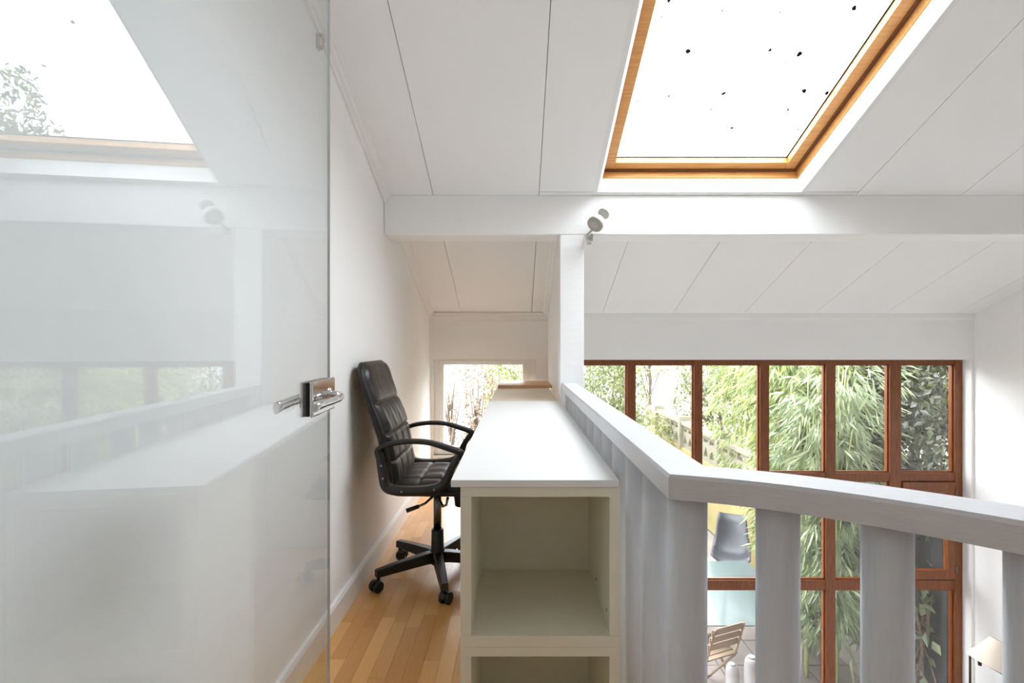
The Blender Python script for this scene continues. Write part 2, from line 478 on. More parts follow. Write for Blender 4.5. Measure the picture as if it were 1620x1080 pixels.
MB().box(SWX0+0.083, SWX1-0.114, Y2+0.016, Y2+0.021, SWZ0+0.068, SWZ1-0.048).build('pane', 'window_glass', so)
MB().box(SWX0-0.0, SWX1+0.02, YW-0.02, Y2, SWZ0-0.02, SWZ0).build('window_sill', 'trim_paint', w2)

# skylight
w3 = thing('window_3', 'pine framed skylight in the sloping ceiling', 'skylight', (1.02, 2.1, zc(2.1)), kind='structure')
def ring(mb, ins, h0, h1, wid):
    """rectangular ring of boards around the skylight opening, inset by ins, wid wide"""
    x0, x1, y0, y1 = KX0+ins, KX1-ins, KY0+ins, KY1-ins
    slab(mb, x0, x0+wid, y0, y1, h0, h1); slab(mb, x1-wid, x1, y0, y1, h0, h1)
    slab(mb, x0+wid, x1-wid, y0, y0+wid, h0, h1); slab(mb, x0+wid, x1-wid, y1-wid, y1, h0, h1)
    return mb
# splayed white lining
def lining(side):
    mb = MB(); t = 0.026; s = 0.034
    a = dict(x0=KX0, x1=KX1, y0=KY0, y1=KY1)
    if side == 'L': p = [(KX0-t, KY0),(KX0, KY0),(KX0, KY1),(KX0-t, KY1)]; d = (s, 0)
    if side == 'R': p = [(KX1, KY0),(KX1+t, KY0),(KX1+t, KY1),(KX1, KY1)]; d = (0, 0)
    if side == 'B': p = [(KX0-t, KY1),(KX1+t, KY1),(KX1+t, KY1+t),(KX0-t, KY1+t)]; d = (0, 0)
    if side == 'T': p = [(KX0-t, KY0-t),(KX1+t, KY0-t),(KX1+t, KY0),(KX0-t, KY0)]; d = (0, 0)
    mb.hexa([SP(x, y, -0.002) for x, y in p] + [SP(x+d[0], y+d[1], 0.092) for x, y in p])
    return mb
for sd in 'LRBT':
    lining(sd).build('reveal_board', 'trim_paint', w3)
ring(MB(), -0.03, 0.092, 0.132, 0.035).build('frame', 'skylight_pine', w3, bevel=0.003)
ring(MB(), -0.03, 0.132, 0.20, 0.03).build('outer_frame', 'skylight_pine', w3)
def sash_ring(mb, ins, h0, h1, wl, wr, wb):
    x0, x1, y0, y1 = KX0+ins, KX1-ins, KY0+ins, KY1-ins
    slab(mb, x0, x0+wl, y0, y1, h0, h1); slab(mb, x1-wr, x1, y0, y1, h0, h1)
    slab(mb, x0+wl, x1-wr, y0, y0+wb, h0, h1); slab(mb, x0+wl, x1-wr, y1-wb, y1, h0, h1)
    return mb
ring(MB(), 0.004, 0.135, 0.1405, 0.018).build('gap_shade', 'gap_shade_brown', w3)  # dark strip painted in as the shadow gap between frame and sash
so3 = sash_ring(MB(), 0.020, 0.141, 0.182, 0.080, 0.058, 0.044).build('sash', 'skylight_pine', w3, bevel=0.004)
sash_ring(MB(), 0.008, 0.180, 0.184, 0.098, 0.076, 0.060).build('gasket', 'black_gasket', so3)
mb = MB(); slab(mb, KX0+0.048, KX1-0.048, KY0+0.048, KY1-0.048, 0.180, 0.186)
# pane with its own flat local axes, so that the specks keep their size
pane = MB()
pane.box(-(KX1-KX0)/2+0.03, (KX1-KX0)/2-0.03, -0.765, 0.765, 0, 0.005)
po = pane.build('pane', 'skylight_glass', None)
po.parent = so3
mid = SP((KX0+KX1)/2, (KY0+KY1)/2, 0.185)
po.location = Vector(mid) - w3.location
po.rotation_euler = (-math.atan(SL), 0, 0)

# daylight portals guide the sampling of the sky through the openings
def portal(name, loc, rot, sx, sy):
    d = bpy.data.lights.new(name, 'AREA'); d.shape = 'RECTANGLE'; d.size = sx; d.size_y = sy
    d.cycles.is_portal = True
    o = bpy.data.objects.new(name, d); COL.objects.link(o); o.location = loc; o.rotation_euler = rot
portal('skylight_portal', SP((KX0+KX1)/2, (KY0+KY1)/2, 0.22), (-math.atan(SL), 0, 0), 1.2, 1.66)
portal('tall_window_portal', ((LWX0+LWX1)/2, 4.6, (LWZ0+LWZ1)/2), (R(-90), 0, 0), LWX1-LWX0, LWZ1-LWZ0)
portal('small_window_portal', ((SWX0+SWX1)/2, 4.6, (SWZ0+SWZ1)/2), (R(-90), 0, 0), SWX1-SWX0, SWZ1-SWZ0)

# ------------------------------------------------------------------ glass door, standing open
DN = Vector((0.9969, 0.0790, 0)); DT = Vector((-0.0790, 0.9969, 0))       # normal to the room, direction to the free edge
DE = Vector((-0.4433, 1.19, 0))                                           # free edge
def DP(t, n, z): return tuple(DE + DT*t + DN*n + Vector((0,0,z)))         # t <= 0 runs back to the hinge
def dbox(mb, t0, t1, n0, n1, z0, z1):
    return mb.hexa([DP(t0,n0,z0),DP(t1,n0,z0),DP(t1,n1,z0),DP(t0,n1,z0),DP(t0,n0,z1),DP(t1,n0,z1),DP(t1,n1,z1),DP(t0,n1,z1)])
d1 = thing('door_1', 'clear glass door standing open beside the left wall', 'door', tuple(DE + DT*-0.87), kind='structure')
gp = dbox(MB(), -0.87, 0, -0.003, 0.003, 0.012, 2.03).build('glass_leaf', 'door_glass', d1)
gp.data.materials.append(MATS['glass_edge'])
for p in gp.data.polygons:
    if abs(p.normal.dot(DN)) < 0.5: p.material_index = 1
zl = 1.007
lk = dbox(MB(), -0.158, 0.004, 0.0055, 0.014, zl-0.037, zl+0.037).build('lock_plate', 'chrome', d1, bevel=0.004, bseg=3)
dbox(MB(), -0.158, 0.004, -0.014, -0.0055, zl-0.037, zl+0.037).build('lock_plate', 'chrome', d1, bevel=0.004, bseg=3)
dbox(MB(), -0.1575, 0.0035, -0.0056, 0.0056, zl-0.0345, zl+0.0345).build('gasket', 'black_gasket', d1)
def lever(sg):
    mb = MB()
    e_ = 0.016 if sg < 0 else 0.0
    path = [(-0.034, 0.010),(-0.034, 0.026),(-0.037, 0.034),(-0.047, 0.040),(-0.065, 0.042),(-0.10, 0.039+e_*.4),(-0.14, 0.033+e_*.8),(-0.175, 0.029+e_),(-0.195,0.029+e_)]
    k_ = 1.35 if sg < 0 else 1.0
    hh = [0.011, 0.009, 0.009, 0.009, 0.0085, 0.008, 0.008, 0.0085, 0.009]
    ww = [0.011, 0.009, 0.008, 0.007, 0.006, 0.0055, 0.0055, 0.006, 0.0065]
    rings = []
    for i, (t, n) in enumerate(path):
        a = path[max(i-1, 0)]; b = path[min(i+1, len(path)-1)]
        d = Vector((b[0]-a[0], b[1]-a[1])); d.normalize()
        q = Vector((-d.y, d.x))
        rings.append([DP(t + q.x*math.cos(th)*ww[i]*k_, sg*(n + q.y*math.cos(th)*ww[i]), zl + math.sin(th)*hh[i]*k_ - 0.012*i/8) for th in [2*math.pi*k/14 for k in range(14)]])
    mb.rings(rings)
    o = mb.build('lever_handle', 'chrome', d1)
    MB().cyl(DP(-0.034, sg*0.012, zl), DP(-0.034, sg*0.017, zl), 0.015, seg=24).build('rosette', 'chrome', o)
lever(1); lever(-1)
dbox(MB(), -0.86, -0.80, -0.014, 0.014, 0.30, 0.42).build('hinge', 'chrome', d1, bevel=0.003)
dbox(MB(), -0.86, -0.80, -0.014, 0.014, 1.62, 1.74).build('hinge', 'chrome', d1, bevel=0.003)
struct(MB().box(-0.46, -0.385, 0.23, 0.312, 0, zc(YR)-SL*(YR-0.3)+0.02), 'trim_6', 'trim_paint', 'white post carrying the glass door hinges', 'door post')

# ------------------------------------------------------------------ railing
RT, RH, RWD = 0.904, 0.041, 0.084
def ycur(x): return 0.872 - 0.433*(x-0.294) - 0.963*(x-0.294)*(x-0.443)
path = [(0.294, YB), (0.294, 0.872)]
npre = 1
xx = 0.294
while xx < 1.02:
    xx += 0.03
    path.append((xx, ycur(xx)))
rings = []
for i, p in enumerate(path):
    p = Vector(p)
    if i == 0: d0 = d1v = Vector(path[1]) - p
    elif i == len(path)-1: d0 = d1v = p - Vector(path[i-1])
    else: d0 = p - Vector(path[i-1]); d1v = Vector(path[i+1]) - p
    d0 = d0.normalized(); d1v = d1v.normalized()
    n0 = Vector((d0.y, -d0.x)); n1 = Vector((d1v.y, -d1v.x))
    mn = (n0 + n1).normalized(); k = 1/max(0.3, mn.dot(n0))
    off = mn*(RWD/2*k)
    c = 0.12
    prof = [(1, 0), (1, RH-0.006), (1-c*.6, RH), (-1+c*.6, RH), (-1, RH-0.006), (-1, 0)]
    rings.append([(p.x+off.x*u, p.y+off.y*u, RT-RH+w) for u, w in prof])
rl = thing('railing', 'white painted gallery railing with round posts, turning at a mitred corner', 'railing', (0.294, 0.872, 0))
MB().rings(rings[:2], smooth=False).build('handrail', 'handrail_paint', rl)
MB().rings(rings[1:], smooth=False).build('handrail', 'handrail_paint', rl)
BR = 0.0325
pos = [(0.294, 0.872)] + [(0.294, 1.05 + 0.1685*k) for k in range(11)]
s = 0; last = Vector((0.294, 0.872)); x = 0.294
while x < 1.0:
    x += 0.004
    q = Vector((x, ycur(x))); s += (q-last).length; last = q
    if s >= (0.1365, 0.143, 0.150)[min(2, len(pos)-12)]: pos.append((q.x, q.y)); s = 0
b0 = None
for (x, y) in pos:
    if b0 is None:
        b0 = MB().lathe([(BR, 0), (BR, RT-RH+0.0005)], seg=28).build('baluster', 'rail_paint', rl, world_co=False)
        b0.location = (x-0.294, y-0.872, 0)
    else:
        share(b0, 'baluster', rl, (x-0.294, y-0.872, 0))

# ------------------------------------------------------------------ desk
DT0 = 0.793
XD0, XD1 = -0.160, 0.2465
tag(MB().box(XD0, XD1, 1.222, 2.935, DT0-0.0175, DT0).build('worktop', 'white_laminate', bevel=0.0012), 'long white laminate desk top resting on the cream shelf boxes', 'desk top')
tag(MB().box(XD0+0.004, XD1-0.005, 2.938, 4.02, DT0-0.0175, DT0-0.0005).build('worktop', 'cream_top', bevel=0.0012), 'cream desk top panel beyond the post, at the far end', 'desk top')
tag(MB().box(-0.146, 0.258, 3.80, 4.285, DT0+0.0005, DT0+0.022).build('wooden_board', 'beech_board', bevel=0.002), 'brown wooden board lying across the far desk end below the window', 'board')
def shelf_box(z0, label):
    bx = thing('shelf_box', label, 'shelf', (0.055, 1.226, z0), group='cream shelf boxes under the desk')
    x0, x1, y0, y1, z1 = -0.1375, 0.2505, 1.226, 1.60, z0+0.3872
    t = 0.0265
    MB().box(x0, x0+t, y0, y1, z0+t, z1-t*0.9).build('side_panel', 'cream_laminate', bx, bevel=0.0008)
    sp = MB().box(x1-t, x1, y0, y1, z0+t, z1-t*0.9).build('side_panel', 'cream_laminate', bx, bevel=0.0008)
    MB().box(x0-0.001, x1+0.001, y0-0.001, y1, z0, z0+t).build('bottom_panel', 'cream_laminate', bx, bevel=0.0008)
    MB().box(x0, x1, y0, y1, z1-t*0.9, z1-0.0006).build('top_panel', 'cream_laminate', bx, bevel=0.0008)
    MB().box(x0+t, x1-t, y1-0.012, y1, z0+t, z1-t*0.9).build('back_panel', 'cream_laminate', bx)
    for yy, zz in ((y0+0.035, z0+t+0.045), (y0+0.20, z0+t+0.045)):
        MB().cyl((x1-t-0.0008, yy, zz), (x1-t+0.004, yy, zz), 0.0042, seg=10).build('screw_hole', 'screw_hole', sp, world_co=True)
    MB().cyl((x0+t+0.04, y1-0.0128, z1-0.115), (x0+t+0.04, y1-0.01, z1-0.115), 0.003, seg=8).build('screw_hole', 'screw_hole', bx)
shelf_box(0.3878, 'cream open shelf box, the upper one, directly under the desk top')
shelf_box(0.0005, 'cream open shelf box, the lower one, standing on the floor')
for k, y in enumerate((2.88, 3.96)):
    tag(MB().box(-0.13, 0.225, y, y+0.025, 0, DT0-0.018).build('desk_leg_panel', 'cream_laminate'),
        ['cream upright panel carrying the white desk top near the post', 'cream upright panel carrying the far cream desk top'][k], 'panel')

tag(MB().box(0.222, 0.240, 1.605, 2.875, 0.0, DT0-0.018).build('modesty_panel', 'white_laminate'), 'white panel under the desk top along the railing side', 'panel')

# ------------------------------------------------------------------ office chair
OC = Vector((-0.387, 2.458, 0))
ch = thing('office_chair', 'black leather office chair with loop armrests on a five-star castor base', 'chair', OC)
A0 = R(-75.2)
for k in range(5):
    a = A0 + k*2*math.pi/5
    u = Vector((math.cos(a), math.sin(a), 0)); v = Vector((-u.y, u.x, 0))
    rg = []
    for rr_, w, za, zb in ((0.018, 0.026, 0.072, 0.122), (0.06, 0.024, 0.074, 0.122), (0.20, 0.020, 0.070, 0.110), (0.302, 0.0165, 0.066, 0.098)):
        c = OC + u*rr_
        rg.append([c - v*w + Vector((0,0,za)), c + v*w + Vector((0,0,za)), c + v*w*0.92 + Vector((0,0,zb-0.005)), c + v*w*0.7 + Vector((0,0,zb)), c - v*w*0.7 + Vector((0,0,zb)), c - v*w*0.92 + Vector((0,0,zb-0.005))])
    lg = MB().rings(rg, smooth=False).build('base_leg', 'black_plastic', ch)
    c = OC + u*0.290
    ang = a + (0.9, -0.6, 0.4, 2.0, -1.2)[k]
    ax = Vector((math.cos(ang), math.sin(ang), 0)); bk = Vector((-ax.y, ax.x, 0))*0.012
    cm = MB()
    cm.cyl(c + Vector((0,0,0.045)), c + Vector((0,0,0.075)), 0.008, seg=10)
    wc = c + bk + Vector((0,0,0.0262))
    for sgn in (-1, 1):
        cm.tube([wc+ax*sgn*0.006, wc+ax*sgn*0.008, wc+ax*sgn*0.022, wc+ax*sgn*0.026], [0.022, 0.0258, 0.0258, 0.020], 20)
    cm.cyl(wc-ax*0.008, wc+ax*0.008, 0.012, seg=10)
    hood = []
    for sx in (-0.006, 0.006):
        hood.append([wc + ax*sx + (Vector((0,0,1))*math.sin(t) + bk.normalized()*math.cos(t))*r_ for r_, t in [(0.029, R(10+16*q)) for q in range(11)] + [(0.006, R(170-32*q)) for q in range(6)]])
    cm.rings(hood, smooth=False)
    cm.build('castor', 'black_plastic', lg)
MB().lathe([(0.030,0.058),(0.034,0.066),(0.036,0.12),(0.031,0.135),(0.029,0.222),(0.026,0.226)], OC, 24).build('column_sleeve', 'black_plastic', ch)
MB().lathe([(0.019,0.22),(0.019,0.43)], OC, 20).build('gas_lift', 'dark_steel', ch)
mb = MB(); mb.box(OC.x-0.10, OC.x+0.115, OC.y-0.075, OC.y+0.075, 0.425, 0.452); mb.box(OC.x-0.055, OC.x+0.10, OC.y-0.04, OC.y+0.04, 0.392, 0.426)
me_ = mb.build('tilt_mechanism', 'black_plastic', ch, bevel=0.004)
MB().tube([(OC.x-0.005,OC.y-0.04,0.412),(OC.x-0.01,OC.y-0.10,0.408),(OC.x-0.035,OC.y-0.14,0.392),(OC.x-0.065,OC.y-0.155,0.383)], 0.006, 8).build('lever', 'dark_steel', me_)
MB().tube([(OC.x-0.06,OC.y-0.154,0.384),(OC.x-0.115,OC.y-0.162,0.366)], [0.009,0.010], 10).build('lever_grip', 'black_plastic', me_)
MB().tube([(OC.x+0.01,OC.y-0.04,0.412),(OC.x+0.02,OC.y-0.09,0.402),(OC.x+0.045,OC.y-0.13,0.376),(OC.x+0.062,OC.y-0.135,0.384),(OC.x+0.07,OC.y-0.14,0.42)], 0.0065, 8).build('lever', 'dark_steel', me_)
MB().lathe([(0.020,0.345),(0.027,0.350),(0.032,0.40),(0.034,0.43)], (OC.x+0.115, OC.y-0.03, 0), 20).build('tension_knob', 'black_plastic', ch)

def rrect(cx, cy, hx, hy, r, z, n=5):
    pts = []
    for qx, qy, a0 in ((1,1,0),(-1,1,90),(-1,-1,180),(1,-1,270)):
        for k in range(n+1):
            a = R(a0 + 90*k/n)
            pts.append((cx + qx*(hx-r) + r*math.cos(a), cy + qy*(hy-r) + r*math.sin(a), z))
    return pts
sx, sy = OC.x+0.035, OC.y
mb = MB()
mb.rings([rrect(sx, sy, 0.19, 0.19, 0.06, 0.443), rrect(sx, sy, 0.225, 0.225, 0.07, 0.45), rrect(sx, sy, 0.228, 0.23, 0.07, 0.468), rrect(sx, sy, 0.215, 0.222, 0.06, 0.474)])
mb.build('seat_pan', 'black_plastic', ch)
# seat cushion: quilted in strips across
def quilt_top(nx, ny, fn):
    vs = []; fs = []
    for i in range(nx+1):
        for j in range(ny+1): vs.append(fn(i/nx, j/ny))
    for i in range(nx):
        for j in range(ny):
            a = i*(ny+1)+j; fs.append((a, a+1, a+ny+2, a+ny+1))
    return vs, fs
def seat_pt(u, v, top=True):
    X = sx - 0.225 + 0.45*u; Y = sy - 0.232 + 0.464*v
    e = min(1, (1-abs(2*u-1)**7)) * min(1, (1-abs(2*v-1)**7))
    z = 0.474 + 0.034*max(0, e)**0.35
    for s0 in (0.30, 0.52, 0.74):
        z -= 0.010*math.exp(-((u-s0)/0.014)**2) * e
    z -= 0.007*math.exp(-((v-0.22)/0.012)**2)*e + 0.007*math.exp(-((v-0.78)/0.012)**2)*e
    z += 0.0022*math.sin(v*27+math.sin(u*11)*1.4)*e*math.exp(-((u-0.5)/0.3)**2) - 0.020*max(0, u-0.86)/0.14
    return (X, Y, z)
vs, fs = quilt_top(64, 48, seat_pt)
mb = MB(); mb.add(vs, fs, True)
edge = [i for i in range(0, 64*49+1, 49)]
mb.build('seat_cushion', 'black_leather', ch)
# backrest
def lerp(tab, z):
    for (z0, a), (z1, b) in zip(tab[:-1], tab[1:]):
        if z <= z1:
            t = (z-z0)/(z1-z0); t = max(0, min(1, t)); return a + (b-a)*t
    return tab[-1][1]
FT = [(0.47,-0.150),(0.52,-0.150),(0.58,-0.158),(0.65,-0.168),(0.72,-0.183),(0.79,-0.206),(0.86,-0.236),(0.94,-0.264),(1.04,-0.292)]
BT = [(0.47,-0.196),(0.55,-0.206),(0.63,-0.220),(0.70,-0.234),(0.76,-0.252),(0.82,-0.272),(0.92,-0.303),(1.04,-0.338)]
def hw(z):
    w = 0.225 + 0.006*math.sin((z-0.5)*6)
    if z > 0.97: w *= math.sqrt(max(0.02, 1 - ((z-0.97)/0.085)**2*0.60))
    return w
def backring(z, fx, bx_, w):
    pts = []; n = 20
    cxx, hx = (fx+bx_)/2, abs(fx-bx_)/2
    for k in range(n):
        a = 2*math.pi*k/n
        c, s_ = math.cos(a), math.sin(a)
        pts.append((OC.x + cxx + hx*math.copysign(abs(c)**0.4, c), OC.y + w*math.copysign(abs(s_)**0.22, s_), z))
    return pts
rg = []
zz = [0.47 + 0.019*i for i in range(30)] + [1.032, 1.040]
for z in zz:
    f, b_ = lerp(FT, z)-0.012, lerp(BT, z)
    sh = 1.0 if z < 1.0 else math.sqrt(max(0.05, 1-((z-1.0)/0.043)**2))
    m_ = (f+b_)/2
    rg.append(backring(z, m_+(f-m_)*sh, m_+(b_-m_)*sh, hw(z)))
bk_o = MB().rings(rg).build('backrest', 'black_leather', ch)
cuts = [0.485, 0.60, 0.72, 0.855, 1.036]
for za, zb in zip(cuts[:-1], cuts[1:]):
    def cpt(u, v, za=za, zb=zb):
        z = za + (zb-za)*u
        e = max(0, 1-abs(2*u-1)**6) * max(0, 1-abs(2*v-1)**8)
        w = hw(z) - 0.022
        y = OC.y - w + 2*w*v
        bul = 0.022*e**0.4
        wr = (0.0016*math.sin(v*23 + math.sin(z*40)*0.9) + 0.0009*math.sin(v*47+z*20))*e*(0.25 if za > 0.8 else 1.0)
        return (OC.x + lerp(FT, z) - 0.016 + bul + wr, y, z)
    vs, fs = quilt_top(16, 40, cpt)
    mb = MB(); mb.add(vs, [f[::-1] for f in fs], True)
    mb.build('back_cushion', 'black_leather', bk_o)
# loop armrests
def smooth_loop(pts, n=6):
    m = len(pts); out = []
    for i in range(m):
        p0, p1, p2, p3 = [Vector(pts[(i+k) % m]) for k in (-1, 0, 1, 2)]
        for k in range(n):
            t = k/n
            out.append(0.5*((2*p1) + (p2-p0)*t + (2*p0-5*p1+4*p2-p3)*t*t + (3*p1-p0-3*p2+p3)*t*t*t))
    return out
AP = [(-0.216,0.664),(-0.170,0.688),(-0.085,0.700),(0.0,0.696),(0.08,0.674),(0.146,0.648),(0.128,0.625),(0.103,0.585),(0.082,0.535),(0.052,0.502),(0.0,0.490),(-0.08,0.486),(-0.150,0.490),(-0.182,0.510),(-0.196,0.57),(-0.207,0.63)]
AT = [0.011,0.010,0.0095,0.0095,0.011,0.012,0.013,0.015,0.018,0.020,0.018,0.017,0.019,0.020,0.018,0.015]
for sg in (-1, 1):
    pl = smooth_loop(AP, 5)
    tl = []
    for i in range(len(AT)):
        for k in range(5): tl.append(AT[i] + (AT[(i+1) % len(AT)]-AT[i])*k/5)
    m_ = len(pl); rg = []
    for i, p in enumerate(pl):
        d = (pl[(i+1) % m_] - pl[i-1]).normalized(); q = Vector((-d.y, d.x)); t = tl[i]
        hwid = 0.022
        yc = OC.y + sg*0.262
        pr = [(-t, -hwid+0.006),(-t+0.004, -hwid),(t-0.004, -hwid),(t, -hwid+0.006),(t, hwid-0.006),(t-0.004, hwid),(-t+0.004, hwid),(-t, hwid-0.006)]
        rg.append([(OC.x + p.x + q.x*a, yc + b_, p.y + q.y*a) for a, b_ in pr])
    ar = MB().rings(rg, loop=True, caps=False).build('armrest', 'black_plastic', ch)
    for (bx2, bz) in ((-0.197, 0.60), (-0.19, 0.545), (0.03, 0.497), (-0.11, 0.488)):
        MB().cyl((OC.x+bx2, OC.y+sg*0.2835, bz), (OC.x+bx2, OC.y+sg*0.287, bz), 0.005, seg=10).build('bolt', 'dark_steel', ar)
    mb = MB(); mb.box(OC.x-0.15, OC.x+0.02, OC.y+sg*0.20-0.03, OC.y+sg*0.20+0.045*sg+0.02, 0.449, 0.466)

# ------------------------------------------------------------------ small lamps
sp_o = thing('spot_lamp', 'small white clip-on spotlight on the beam above the post', 'lamp', (0.40, 2.86, 1.73))
def pxp(px, py, y): return Vector(((px-CX)*y/FPX, y, H-(py-CY)*y/FPX))
a, b = pxp(963, 328, 2.80), pxp(941, 355.5, 2.71)
ax = (b-a).normalized()
bd = MB(); bd.tube([a-ax*0.010, a-ax*0.008, a-ax*0.003, a+ax*0.004, a+ax*0.06, a+ax*0.066], [0.008, 0.018, 0.025, 0.0285, 0.030, 0.033], 24); 
bo = bd.build('lamp_body', 'lamp_white', sp_o)
e = b
MB().tube([e-ax*0.045, e-ax*0.04, e-ax*0.01, e], [0.033, 0.041, 0.045, 0.0445], 28).build('lamp_ring', 'lamp_white', bo)
MB().tube([e-ax*0.001, e+ax*0.0016], [0.0435, 0.0435], 28).build('lamp_rim', 'lamp_lens', bo)
MB().tube([e+ax*0.001, e+ax*0.0028], [0.024, 0.022], 20).build('bulb_face', 'lamp_white', bo)
MB().tube([e-ax*0.03+Vector((0.0,0.03,-0.01)), pxp(930, 371, 2.80), pxp(929, 378, 2.855)], 0.007, 10).build('swivel_arm', 'lamp_white', sp_o)
cl = MB(); c0 = pxp(929, 379, 2.868)
cl.box(c0.x-0.008, c0.x+0.03, 2.845, 2.868, c0.z-0.012, c0.z+0.03); cl.box(c0.x-0.002, c0.x+0.022, 2.84, 2.90, c0.z-0.026, c0.z-0.018)
cl.box(c0.x-0.002, c0.x+0.022, 2.846, 2.858, c0.z-0.026, c0.z+0.0)
cl.build('clip', 'chrome', sp_o, bevel=0.002)

hk = thing('wall_hook', 'tiny beige hook on the left wall just under the cornice', 'hook', (-0.76, 1.93, 2.25))
MB().box(xw(2.25)-0.001, xw(2.25)+0.008, 1.918, 1.942, 2.245, 2.305).build('back_plate', 'lamp_white', hk, bevel=0.003)
MB().tube([(xw(2.25)+0.006,1.93,2.30),(xw(2.25)+0.020,1.93,2.302),(xw(2.25)+0.026,1.93,2.282),(xw(2.25)+0.022,1.93,2.258),(xw(2.25)+0.010,1.93,2.248)], 0.007, 8).build('hook_arm', 'hook_beige', hk)

# reading lamp by the right wall below
def fl(px, py, y=3.95): return pxp(px, py, y)
base = fl(1535, 1040); 
fo = thing('floor_lamp', 'bronze reading lamp with a tilted cream shade by the right wall', 'lamp', (base.x, 3.95, ZL))
MB().lathe([(0.14,0),(0.14,0.015),(0.10,0.028),(0.012,0.04)], (base.x, 3.95, ZL), 28).build('base', 'bronze', fo)
top = fl(1534.5, 1036)
MB().cyl((base.x, 3.95, ZL+0.03), tuple(top), 0.008, seg=12).build('pole', 'bronze', fo)
e2 = fl(1588, 1067, 3.85)
MB().tube([top, e2], 0.007, 8).build('arm', 'bronze', fo)
MB().tube([fl(1550,1046,3.93), fl(1550,1052,3.93)], 0.012, 8).build('joint', 'bronze', fo)
sa, sb = fl(1570, 1011, 3.87), fl(1558.5, 1050, 3.87)
bc = fl(1561, 1046, 3.87)
ax = Vector((-0.42, -0.05, -0.9)).normalized()
tp = fl(1580, 1013, 3.87)
u = ax.cross(Vector((0,1,0))).normalized(); w = ax.cross(u).normalized()
ll = 0.20
rg = []
for t in (0, 1):
    c = tp + ax*ll*t; r_ = 0.052 + 0.085*t
    rg.append([c + (u*math.cos(2*math.pi*k/48) + w*math.sin(2*math.pi*k/48))*r_*(1+0.02*(k % 2)) for k in range(48)])
sh = MB().rings(rg, caps=False).build('lamp_shade', 'shade_fabric', fo)
MB().tube([tp - ax*0.0+ax*0.004, tp+ax*0.007], [0.05, 0.05], 24).build('shade_cap', 'shade_band', sh)

# ------------------------------------------------------------------ the garden
struct(MB().box(-40, 60, 4.56, 90, ZL-0.3, ZL-0.03), 'garden_ground', 'gravel', 'pale gravel garden ground outside the windows', 'ground')
gg = bpy.data.objects['garden_ground']
p0 = None
for i in range(6):
    for j in range(8):
        x, y = 1.28 + 0.47*i, 4.62 + 0.47*j
        if p0 is None:
            p0 = MB().box(0.006, 0.464, 0.006, 0.464, ZL-0.04, ZL).build('paving_slab', 'paving', gg, bevel=0.004); p0.location = (x, y, 0)
        else:
            share(p0, 'paving_slab', gg, (x, y, random.uniform(-0.004, 0.0)))

# boundary wall with pierced concrete blocks on top
bw = thing('garden_fence', 'yellowish garden boundary wall topped with pierced concrete blocks', 'garden wall', (3.65, 4.6, ZL))
MB().box(3.65, 3.83, 7.3, 14.2, ZL, -1.16).build('wall_base', 'concrete_yellow', bw)
MB().box(3.64, 3.84, 7.3, 14.2, -0.66, -0.58).build('coping', 'concrete_pale', bw, bevel=0.01)
MB().box(4.01, 4.19, 4.6, 7.28, ZL, -0.12).build('wall_raised', 'wall_shade_grey', bw)  # same boundary wall near the house, its shade put into the grey colour
blk = MB()
def block_mesh(mb, L=0.30, Ht=0.50, T=0.10):
    o = [(0,0),(L,0),(L,Ht),(0,Ht)]
    i_ = [(0.05,0.08),(L-0.05,0.08),(L-0.05,0.12),(L/2,0.30),(0.05,0.12)]
    i2 = [(0.04,0.36),(L-0.04,0.36),(L-0.04,0.43),(0.04,0.43)]
    def V(p, x): return (x, p[0], p[1])
    bot, midl = [(0,0),(L,0),(L,0.33),(0,0.33)], [(0,0.33),(L,0.33),(L,Ht),(0,Ht)]
    for x, fl_ in ((0, False), (T, True)):
        vs = [V(p, x) for p in bot + i_]
        fs = [(0,1,5,4),(1,2,6,5),(2,7,6),(2,3,7),(3,8,7),(3,0,4,8)]
        mb.add(vs, [f[::-1] if fl_ else f for f in fs])
        vs = [V(p, x) for p in midl + i2]
        fs = [(0,1,5,4),(1,2,6,5),(2,3,7,6),(3,0,4,7)]
        mb.add(vs, [f[::-1] if fl_ else f for f in fs])
    for loop in (i_, i2, o):
        n = len(loop)
        for k in range(n):
            p, q = loop[k], loop[(k+1) % n]
            mb.add([V(p,0), V(q,0), V(q,T), V(p,T)], [(0,1,2,3)])
    return mb
b0 = block_mesh(MB()).build('pierced_block', 'concrete_pale', bw, world_co=False)
n = 22
for k in range(n):
    loc = (0.04, 7.32-4.6 + 0.302*k, -1.16-ZL)
    if k == 0: b0.location = loc
    else: share(b0, 'pierced_block', bw, loc)
for y in (7.3, 9.2, 11.3, 13.3):
    MB().box(3.61, 3.86, y-0.06, y+0.06, -1.16, -0.48).build('pier', 'concrete_pale', bw, bevel=0.008)

# white outbuilding seen through the small window
ob = thing('white_outbuilding', 'low white rendered outbuilding seen through the small window', 'building', (-2.0, 9.6, ZL))
MB().box(-6.0, 0.35, 9.6, 13.0, ZL, 1.3).build('wall', 'render_white', ob)
MB().prism([(9.35,1.3),(13.25,1.3),(11.3,2.4)], 0, -6.2, 0.55).build('roof', 'roof_deck', ob)
for x in (-2.4, -4.2):
    wo = MB().box(x, x+0.9, 9.57, 9.62, -1.2, 0.2).build('window', 'slate_blue', ob)
    MB().box(x+0.06, x+0.84, 9.56, 9.575, -1.14, 0.14).build('pane', 'window_glass', wo)
